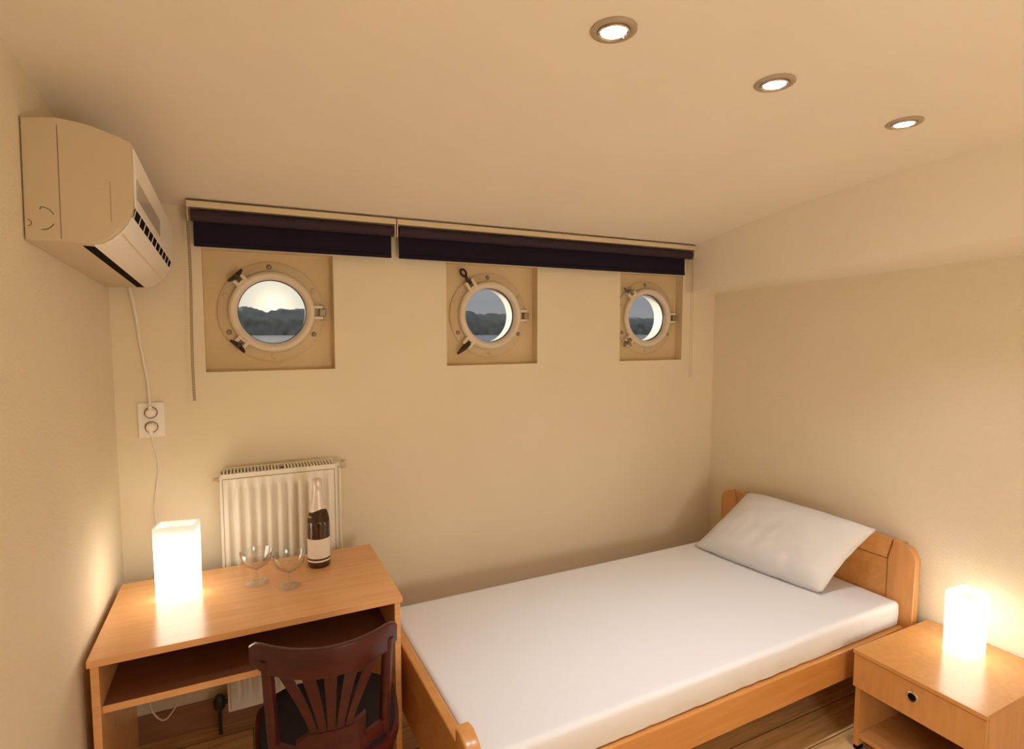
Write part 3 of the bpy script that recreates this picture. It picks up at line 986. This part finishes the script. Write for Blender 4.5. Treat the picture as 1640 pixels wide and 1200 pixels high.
# ---------------------------------------------------------------- bottle and glasses
def bottle():
    loc = (0.252, 2.232, DZ + 0.0005)
    root = thing('champagne_bottle', 'dark champagne bottle with white label and silver foil neck on the desk', 'bottle', loc, (0, 0, 0))
    bm = lathe(B(), [(0, 0.004), (0.034, 0.002), (0.039, 0.0), (0.0420, 0.005), (0.0425, 0.03), (0.0425, 0.150), (0.0415, 0.172), (0.0375, 0.197), (0.0310, 0.220), (0.0250, 0.242), (0.0200, 0.265), (0.0165, 0.290), (0.0150, 0.318), (0, 0.318)], seg=48)
    obj('glass_body', bm, M['bottle'], root, local=True, smooth=True, angle=50)
    # foil capsule with wavy lower edge
    bm = B(); seg = 48; rows = []
    pr = [(0.0312, 0.2195), (0.0256, 0.242), (0.0206, 0.265), (0.0172, 0.290), (0.0162, 0.303), (0.0176, 0.306), (0.0180, 0.316), (0.0176, 0.330), (0.0150, 0.337), (0.008, 0.340)]
    for i, (r, z) in enumerate(pr):
        ring = []
        for k in range(seg):
            a = 2 * PI * k / seg
            dz = 0.006 * math.cos(2 * a + 2.4) if i == 0 else 0
            zz = z + dz + 0.002
            rr = (r - dz * 0.27 if i == 0 else r) * (1 + 0.012 * math.sin(a * 9 + i * 1.7)) + 0.0006
            ring.append(bm.verts.new((rr * math.cos(a), rr * math.sin(a), zz)))
        rows.append(ring)
    for a, b in zip(rows, rows[1:]):
        for k in range(seg): bm.faces.new((a[k], a[(k + 1) % seg], b[(k + 1) % seg], b[k]))
    bm.faces.new(rows[-1])
    f = obj('foil_capsule', bm, M['foil'], root, local=True, smooth=True, angle=60); f['label'] = 'silver foil around the neck'

    def wrap(name, z0, z1, a0, a1, off, material, parent, prof=None):
        b2 = B(); n = 24; lo = []; hi = []
        def rad(z):
            P = [(0.0425, 0.0), (0.0425, 0.150), (0.0415, 0.172), (0.0375, 0.197), (0.0310, 0.220), (0.025, 0.242)]
            for (r0, h0), (r1, h1) in zip(P, P[1:]):
                if h0 <= z <= h1: return r0 + (r1 - r0) * (z - h0) / (h1 - h0)
            return 0.0425
        rows2 = []
        for q in range(5):
            z = z0 + (z1 - z0) * q / 4
            rows2.append([b2.verts.new(((rad(z) + off) * math.cos(math.radians(a0 + (a1 - a0) * k / n)), (rad(z) + off) * math.sin(math.radians(a0 + (a1 - a0) * k / n)), z)) for k in range(n + 1)])
        for a, b in zip(rows2, rows2[1:]):
            for k in range(n): b2.faces.new((a[k], a[k + 1], b[k + 1], b[k]))
        return obj(name, b2, material, parent, local=True, smooth=True)
    lab = wrap('front_label', 0.024, 0.114, -178, -20, 0.0004, M['label'], root)
    wrap('label_band', 0.031, 0.038, -172, -24, 0.0008, M['band'], lab)
    wrap('label_edge', 0.024, 0.114, -181, -177.5, 0.0004, M['band'], lab)
    nl = wrap('neck_label', 0.178, 0.218, -175, -10, 0.0005, M['band'], root)
    wrap('neck_print', 0.196, 0.2025, -172, -138, 0.0009, M['gold'], nl)
    return root


bottle()


def coupe(loc, label):
    root = thing('champagne_coupe', label, 'glass', loc, group='clear coupe glasses on the desk')
    prof_o = [(0, 0.0), (0.038, 0.0), (0.0385, 0.0018), (0.030, 0.0032), (0.010, 0.0060), (0.0050, 0.011), (0.0042, 0.030), (0.0048, 0.046), (0.010, 0.0530), (0.024, 0.0605), (0.038, 0.0720), (0.0480, 0.0870), (0.0535, 0.104), (0.0556, 0.118)]
    prof_i = [(0.0541, 0.118), (0.0520, 0.104), (0.0465, 0.0880), (0.0367, 0.0736), (0.0235, 0.0625), (0.010, 0.0555), (0, 0.0545)]
    bm = lathe(B(), prof_o[:7], seg=40)
    obj('foot', bm, M['glass_foot'], root, local=True, smooth=True, angle=50)
    bm = lathe(B(), prof_o[6:] + prof_i, seg=48)
    obj('bowl', bm, M['glass'], root, local=True, smooth=True, angle=60)
    return root


g1 = coupe((0.030, 2.160, DZ + 0.0006), 'clear coupe glass nearer the lamp on the desk')
dup(g1, (0.134, 2.080, DZ + 0.0006), 'clear coupe glass nearer the bottle on the desk')

# ---------------------------------------------------------------- bed
BED_X, BED_Y, BED_R = 2.532, 1.822, math.radians(0.9)
bed = thing('bed_frame', 'varnished beech single bed frame with rounded headboard', 'bed', (BED_X, BED_Y, 0), (0, 0, BED_R))


def post_outline(ya, yb, z0, z1, r, outer_low, slope=0.0):
    """upright with one rounded top corner; outer_low: the rounded corner is at ya"""
    if outer_low:
        return [(yb, z0), (yb, z1 + slope)] + arc(ya + r, z1 - r, r, 90, 180, 8) + [(ya, z0)]
    return [(ya, z0), (ya, z1 + slope)] + arc(yb - r, z1 - r, r, 90, 0, 8) + [(yb, z0)]


hb = B()
HB0, HB1 = -0.515, 0.515
HX0, HX1 = -0.020, 0.020
for lo in (True, False):
    ya, yb = (HB0, HB0 + 0.110) if lo else (HB1 - 0.110, HB1)
    if lo:
        pts = [(yb, 0.0), (yb, 0.640), (yb - 0.020, 0.727)] + arc(ya + 0.045, 0.668, 0.048, 80, 180, 8) + [(ya, 0.0)]
    else:
        pts = [(ya, 0.0), (ya, 0.640), (ya + 0.020, 0.727)] + arc(yb - 0.045, 0.668, 0.048, 100, 0, 8) + [(yb, 0.0)]
    bm = B(); prism(bm, pts, 'x', HX0, HX1, 0.008, 3)
    obj('headboard_post', bm, M['bed_v'], bed, local=True, smooth=True, angle=35)
# top rail, gently arched
n = 16
ytop = [HB0 + 0.093 + (HB1 - HB0 - 0.186) * k / n for k in range(n + 1)]
up = [(y, 0.727 + 0.004 * math.sin(PI * k / n) ** 0.7) for k, y in enumerate(ytop)]
pts = [(HB0 + 0.1125, 0.638)] + [(HB1 - 0.1125, 0.638)] + up[::-1]
bm = B(); prism(bm, pts, 'x', HX0 + 0.003, HX1 - 0.003, 0.005, 2)
obj('headboard_rail', bm, M['bed'], bed, local=True, smooth=True, angle=35)
bm = B(); box(bm, HX0 + 0.006, HX1 - 0.006, HB0 + 0.1115, HB1 - 0.1115, 0.26, 0.6355, 0.003)
obj('headboard_panel', bm, M['bed'], bed, local=True)
# side rails
for ya in (-0.487, 0.457):
    bm = B(); box(bm, -2.000, HX0 - 0.0005, ya, ya + 0.030, 0.243, 0.366, 0.006, 3)
    obj('side_rail', bm, M['bed'], bed, local=True)
# footboard
FX0, FX1 = -2.036, -2.004
for lo in (True, False):
    ya, yb = (-0.518, -0.412) if lo else (0.412, 0.518)
    pts = post_outline(ya, yb, 0.0, 0.545, 0.075, lo)
    bm = B(); prism(bm, pts, 'x', FX0 - 0.006, FX1 + 0.006, 0.007, 3)
    obj('footboard_post', bm, M['bed_v'], bed, local=True, smooth=True, angle=35)
bm = B(); box(bm, FX0, FX1, -0.4115, 0.4115, 0.385, 0.490, 0.005, 3)
obj('footboard_rail', bm, M['bed'], bed, local=True)
bm = B(); box(bm, FX0 + 0.006, FX1 - 0.006, -0.4115, 0.4115, 0.22, 0.378, 0.003)
obj('footboard_panel', bm, M['bed'], bed, local=True)
for k in range(12):
    xa = -1.95 + k * 0.165
    bm = B(); box(bm, xa, xa + 0.07, -0.4565, 0.4565, 0.272, 0.288, 0.002)
    obj('slat', bm, M['night'], bed, local=True)


def mattress():
    """soft slab wrapped in a fitted sheet, with a slack tuck along the side rails"""
    root_loc = (BED_X, BED_Y, 0.2885)
    x0, x1 = -1.992, -0.026
    zt, zb = 0.472, 0.289
    t = bmesh.new()
    nx, ny, nz = 190, 96, 24
    def outline(u, v, w):
        # u along, v across, w up, each 0..1
        x = x0 + (x1 - x0) * u
        yf = -0.470 - 0.006 * (1 - u)
        yb = 0.440 + 0.026 * (1 - u)
        z = zb + (zt - zb) * w
        return x, yf, yb, z
    verts = {}
    ledge = max(k for k in range(nz + 1) if zb + (zt - zb) * k / nz < 0.3672)
    def P(i, j, k):
        key = (i, j, k)
        if key in verts: return verts[key]
        u, v, w = i / nx, j / ny, k / nz
        x, yf, yb, z = outline(u, v, w)
        # below the rail tops the mattress lies between the rails
        inset = 0.0
        if z < 0.3672:
            inset = 0.026
            if k == ledge:
                z = 0.3672
        yf2, yb2 = yf + inset, yb - inset - (0.0 if z > 0.372 else 0.0)
        yb2 = min(yb2, 0.452 if z < 0.3675 and k <= ledge else 1)
        y = yf2 + (yb2 - yf2) * v
        # rounded rim: points of the slab are drawn onto a surface of radius rr about an inner block
        rr = 0.017
        q = Vector((min(max(x, x0 + rr), x1 - rr), min(max(y, yf2 + rr), yb2 - rr), min(z, zt - rr)))
        d = Vector((x, y, z)) - q
        if d.length > 1e-6:
            p = q + d.normalized() * rr
            x, y, z = p
        if k == nz:
            z += 0.0025 * noise.noise(Vector((x * 2.1, y * 3.1, 0.3)))
        if j == 0 and 0 < k < nz and z > 0.372:
            y -= 0.004 * math.sin(PI * (z - 0.372) / (zt - 0.372))
            ripple = max(0, 1 - abs(z - 0.378) / 0.05)
            y += 0.0035 * ripple * noise.noise(Vector((x * 26, 0, z * 9))) + 0.002 * noise.noise(Vector((x * 7, 1.3, z * 5)))
        verts[key] = t.verts.new((x, y, z))
        return verts[key]
    def face(*ks):
        t.faces.new([P(*k) for k in ks])
    for i in range(nx):
        for j in range(ny):
            face((i, j, nz), (i + 1, j, nz), (i + 1, j + 1, nz), (i, j + 1, nz))
            face((i, j, 0), (i, j + 1, 0), (i + 1, j + 1, 0), (i + 1, j, 0))
    for k in range(nz):
        for i in range(nx):
            face((i, 0, k), (i + 1, 0, k), (i + 1, 0, k + 1), (i, 0, k + 1))
            face((i, ny, k), (i, ny, k + 1), (i + 1, ny, k + 1), (i + 1, ny, k))
        for j in range(ny):
            face((0, j, k), (0, j, k + 1), (0, j + 1, k + 1), (0, j + 1, k))
            face((nx, j, k), (nx, j + 1, k), (nx, j + 1, k + 1), (nx, j, k + 1))
    bmesh.ops.translate(t, verts=t.verts, vec=(0, 0, -root_loc[2]))
    o = obj('mattress', t, M['sheet'], smooth=True, angle=70)
    o.location = root_loc
    o.rotation_euler = (0, 0, BED_R)
    return tag(o, 'mattress in a smooth white fitted sheet on the beech bed', 'mattress')


mattress()


def pillow():
    """soft cushion between four corners; leans on the headboard"""
    A = Vector((2.160, 2.195, 0.484)); D = Vector((2.258, 1.535, 0.482))
    Bc = Vector((2.452, 2.105, 0.766)); Cc = Vector((2.450, 1.425, 0.776))
    nu, nv = 44, 32
    bm = B()
    nrm = ((D - A).cross(Bc - A)).normalized()
    if nrm.x > 0: nrm = -nrm
    grids = []
    for side in (1, -1):
        g = []
        for i in range(nu + 1):
            row = []
            for j in range(nv + 1):
                u, v = i / nu, j / nv
                # edges bow inwards a little between the pointed corners
                us = u; vs = v
                pin = 0.045
                us = u + pin * (0.5 - u) * 2 * (math.sin(PI * v)) * 0.5
                vs = v + 0.018 * (v - 0.5) * 2 * (math.sin(PI * u))
                p = A * (1 - us) * (1 - vs) + D * us * (1 - vs) + Bc * (1 - us) * vs + Cc * us * vs
                f = (max(0, 1 - (2 * u - 1) ** 4) ** 0.75) * (max(0, 1 - (2 * v - 1) ** 4) ** 0.75)
                th = 0.092 * f if side > 0 else 0.034 * f
                wr = 0.010 * noise.noise(Vector((u * 5, v * 5, 2.0))) * f + 0.009 * noise.noise(Vector((u * 14, v * 6, 7.0))) * f * (1 - v)
                edge = 0.0035 * noise.noise(Vector((u * 9, v * 9, 4.0)))
                p = p + nrm * (side * th + (wr if side > 0 else 0)) + Vector((0, 0, edge))
                if side < 0 and p.z < 0.4765: p.z = 0.4765
                row.append(bm.verts.new(p))
            g.append(row)
        grids.append(g)
        for i in range(nu):
            for j in range(nv):
                bm.faces.new((g[i][j], g[i + 1][j], g[i + 1][j + 1], g[i][j + 1]))
    bmesh.ops.remove_doubles(bm, verts=bm.verts, dist=0.0015)
    c = Vector((2.33, 1.82, 0.475))
    bmesh.ops.translate(bm, verts=bm.verts, vec=-c)
    o = obj('pillow', bm, M['pillow'], smooth=True)
    o.location = c
    return tag(o, 'white pillow leaning against the headboard', 'pillow')


pillow()

# ---------------------------------------------------------------- nightstand
NX0, NX1, NY0, NY1, NZ = 2.092, 2.588, 0.852, 1.279, 0.41
ns = thing('nightstand', 'beech nightstand with one drawer and an open compartment beside the bed', 'nightstand', ((NX0 + NX1) / 2, (NY0 + NY1) / 2, 0))
bm = box(B(), NX0 - 0.004, NX1, NY0 - 0.001, NY1 + 0.001, NZ - 0.016, NZ, 0.0015); obj('top', bm, M['night'], ns)
for ya in (NY0, NY1 - 0.018):
    bm = box(B(), NX0 + 0.018, NX1 - 0.002, ya, ya + 0.018, 0.018, NZ - 0.0165, 0.001); obj('side_panel', bm, M['night'], ns)
bm = box(B(), NX0, NX0 + 0.0175, NY0 + 0.001, NY1 - 0.001, 0.262, NZ - 0.019, 0.001); dr = obj('drawer', bm, M['night'], ns)
fh = lathe(B(), [(0.0, 0.001), (0.0125, 0.001), (0.0135, 0.004), (0.017, 0.0045), (0.0195, 0.003), (0.0205, 0.0)], seg=32,
           mx=Matrix.Translation((NX0 - 0.0003, 1.069, 0.342)) @ Matrix.Rotation(-PI / 2, 4, 'Y'))
h = obj('pull_ring', fh, M['chrome'], dr, smooth=True, angle=35); h['label'] = 'round chrome finger pull'
bm = lathe(B(), [(0, 0.0022), (0.0118, 0.0022), (0.0118, 0.0008), (0, 0.0008)], seg=24, mx=Matrix.Translation((NX0 - 0.0006, 1.069, 0.342)) @ Matrix.Rotation(-PI / 2, 4, 'Y'))
obj('pull_hole', bm, M['slot'], dr, smooth=True, angle=35)
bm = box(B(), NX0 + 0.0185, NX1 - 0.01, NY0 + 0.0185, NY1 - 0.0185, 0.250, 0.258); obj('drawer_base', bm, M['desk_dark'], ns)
bm = box(B(), NX0 + 0.022, NX1 - 0.01, NY0 + 0.0185, NY1 - 0.0185, 0.050, 0.070, 0.001); obj('bottom_shelf', bm, M['night'], ns)
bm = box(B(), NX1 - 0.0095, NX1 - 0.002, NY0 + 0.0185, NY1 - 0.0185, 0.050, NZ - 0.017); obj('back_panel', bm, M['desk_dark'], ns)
for xa in (NX0 + 0.022, NX1 - 0.05):
    for ya in (NY0 + 0.001, NY1 - 0.019):
        bm = box(B(), xa, xa + 0.03, ya, ya + 0.018, 0.0, 0.0178); obj('foot', bm, M['slot'], ns)

table_lamp((2.442, 1.080, NZ + 0.0005), math.radians(-4), 'glowing white block lamp on the nightstand', h=0.238)


# ---------------------------------------------------------------- chair
def chair():
    root = thing('wooden_chair', 'dark mahogany chair with fan-slatted back pushed in at the desk', 'chair', (0.182, 1.425, 0), (0, 0, math.radians(-5.5)))
    # local: x across, y towards the desk, back at y = 0
    def back_y(x, z):
        return 0.105 - 0.0 + 0.42 * 0 + (0.84 - z) * 0.16 - 0.10 + 2.6 * x * x
    def plate(bm, cols, th=0.020, nz=1):
        """bent board: cols = list of (x, z_low, z_high)"""
        t = bmesh.new(); rows = []
        for x, zl, zh in cols:
            r = []
            for side in (0, 1):
                for z in (zl, zh):
                    r.append(t.verts.new((x, back_y(x, z) + (th if side else 0), z)))
            rows.append(r)
        for a, b in zip(rows, rows[1:]):
            for i, j in ((0, 1), (1, 3), (3, 2), (2, 0)):
                t.faces.new((a[i], a[j], b[j], b[i]))
        for r in (rows[0], rows[-1]):
            t.faces.new((r[0], r[1], r[3], r[2]))
        merge(bm, t)
    # crest rail
    cols = []
    for k in range(25):
        s = -1 + 2 * k / 24
        x = 0.191 * s - 0.008
        a = abs(s)
        drop = 0.0
        if a > 0.90: drop = 0.020 * ((a - 0.90) / 0.10)
        cols.append((x, 0.730 + 0.010 * a * a + (0.008 if a > 0.9 else 0), 0.816 + 0.004 * a - drop))
    bm = B(); plate(bm, cols, 0.020)
    bmesh.ops.recalc_face_normals(bm, faces=bm.faces)
    sharp = [e for e in bm.edges if len(e.link_faces) == 2 and e.calc_face_angle() > math.radians(50)]
    bmesh.ops.bevel(bm, geom=sharp, offset=0.004, segments=2, profile=0.5, affect='EDGES')
    obj('crest_rail', bm, M['chair'], root, local=True, smooth=True, angle=35)
    # rear posts / back legs
    for s in (-1, 1):
        bm = B()
        pts = []; rad = []
        for z, x in ((0.775, 0.156), (0.70, 0.153), (0.60, 0.150), (0.50, 0.146), (0.42, 0.146), (0.25, 0.152), (0.0, 0.165)):
            y = back_y(x, z) + 0.014 if z > 0.4 else back_y(x, 0.42) + 0.014 - (0.42 - z) * 0.20
            pts.append((s * x, y, z)); rad.append(0.0155 if z > 0.2 else 0.014)
        tube(bm, pts, 0.015, 12, radii=rad)
        obj('rear_leg', bm, M['chair'], root, local=True, smooth=True, angle=60)
    # fan of five slats spreading upwards from the hub
    for k in range(5):
        s = (k - 2) / 2.0
        cols2 = []
        bm = B(); t = bmesh.new(); rows = []
        for q in range(11):
            f = q / 10
            z = 0.555 + (0.750 - 0.555) * f
            spread = 0.043 + (0.118 - 0.043) * (f ** 1.4)
            xc = s * spread
            w = 0.0082 + (0.0172 - 0.0082) * f + (0.004 if q == 10 else 0)
            r = []
            for side in (0, 1):
                for dx in (-w, w):
                    r.append(t.verts.new((xc + dx, back_y(xc + dx, z) + (0.013 if side else 0.003), z)))
            rows.append(r)
        for a, b in zip(rows, rows[1:]):
            for i, j in ((0, 1), (1, 3), (3, 2), (2, 0)):
                t.faces.new((a[i], a[j], b[j], b[i]))
        for r in (rows[0], rows[-1]): t.faces.new((r[0], r[1], r[3], r[2]))
        merge(bm, t)
        obj('back_slat', bm, M['chair'], root, local=True)
    # hub the slats grow out of, with small side lobes
    bm = B(); cols3 = []
    for k in range(17):
        x = -0.090 + 0.180 * k / 16
        a = abs(x)
        top = 0.566 + (0.020 * (a - 0.054) / 0.036 if x > 0.054 else (-0.030 * (a - 0.054) / 0.036 if x < -0.054 else 0))
        low = 0.505 - 0.02 * (1 - (a / 0.090) ** 2)
        cols3.append((x, low, top))
    plate(bm, cols3, 0.018)
    obj('slat_hub', bm, M['chair'], root, local=True)
    bm = B(); cols4 = []
    for k in range(17):
        x = -0.146 + 0.292 * k / 16
        cols4.append((x, 0.470, 0.515 - 0.008 * math.cos(x * 20)))
    plate(bm, cols4, 0.018)
    obj('lower_rail', bm, M['chair'], root, local=True)
    # seat and front legs
    bm = B()
    out = []
    for k in range(48):
        a = 2 * PI * k / 48
        c, s2 = math.cos(a), math.sin(a)
        n_ = 3.2
        rx = 0.205; ry = 0.195
        x = rx * math.copysign(abs(c) ** (2 / n_), c); y = ry * math.copysign(abs(s2) ** (2 / n_), s2)
        x *= 1 + 0.12 * (y / ry) * 0.5
        out.append((x, y + 0.265))
    prism(bm, out, 'z', 0.435, 0.465, 0.008, 3)
    seat = obj('seat', bm, M['chair'], root, local=True, smooth=True, angle=40)
    bm = B(); prism(bm, [(x * 0.94, 0.265 + (y - 0.265) * 0.94) for x, y in out], 'z', 0.4655, 0.476, 0.004, 2)
    sp = obj('seat_pad', bm, M['vinyl'], seat, local=True, smooth=True, angle=40); sp['label'] = 'black seat pad'
    bm = B(); prism(bm, [(x * 0.93, 0.265 + (y - 0.265) * 0.93) for x, y in out], 'z', 0.385, 0.4345)
    obj('seat_frame', bm, M['chair'], root, local=True, smooth=True, angle=40)
    for s in (-1, 1):
        bm = B(); tube(bm, [(s * 0.155, 0.400, 0.385), (s * 0.162, 0.408, 0.20), (s * 0.172, 0.415, 0.0)], 0.017, 12, radii=[0.019, 0.016, 0.012])
        obj('front_leg', bm, M['chair'], root, local=True, smooth=True, angle=60)
    return root


chair()
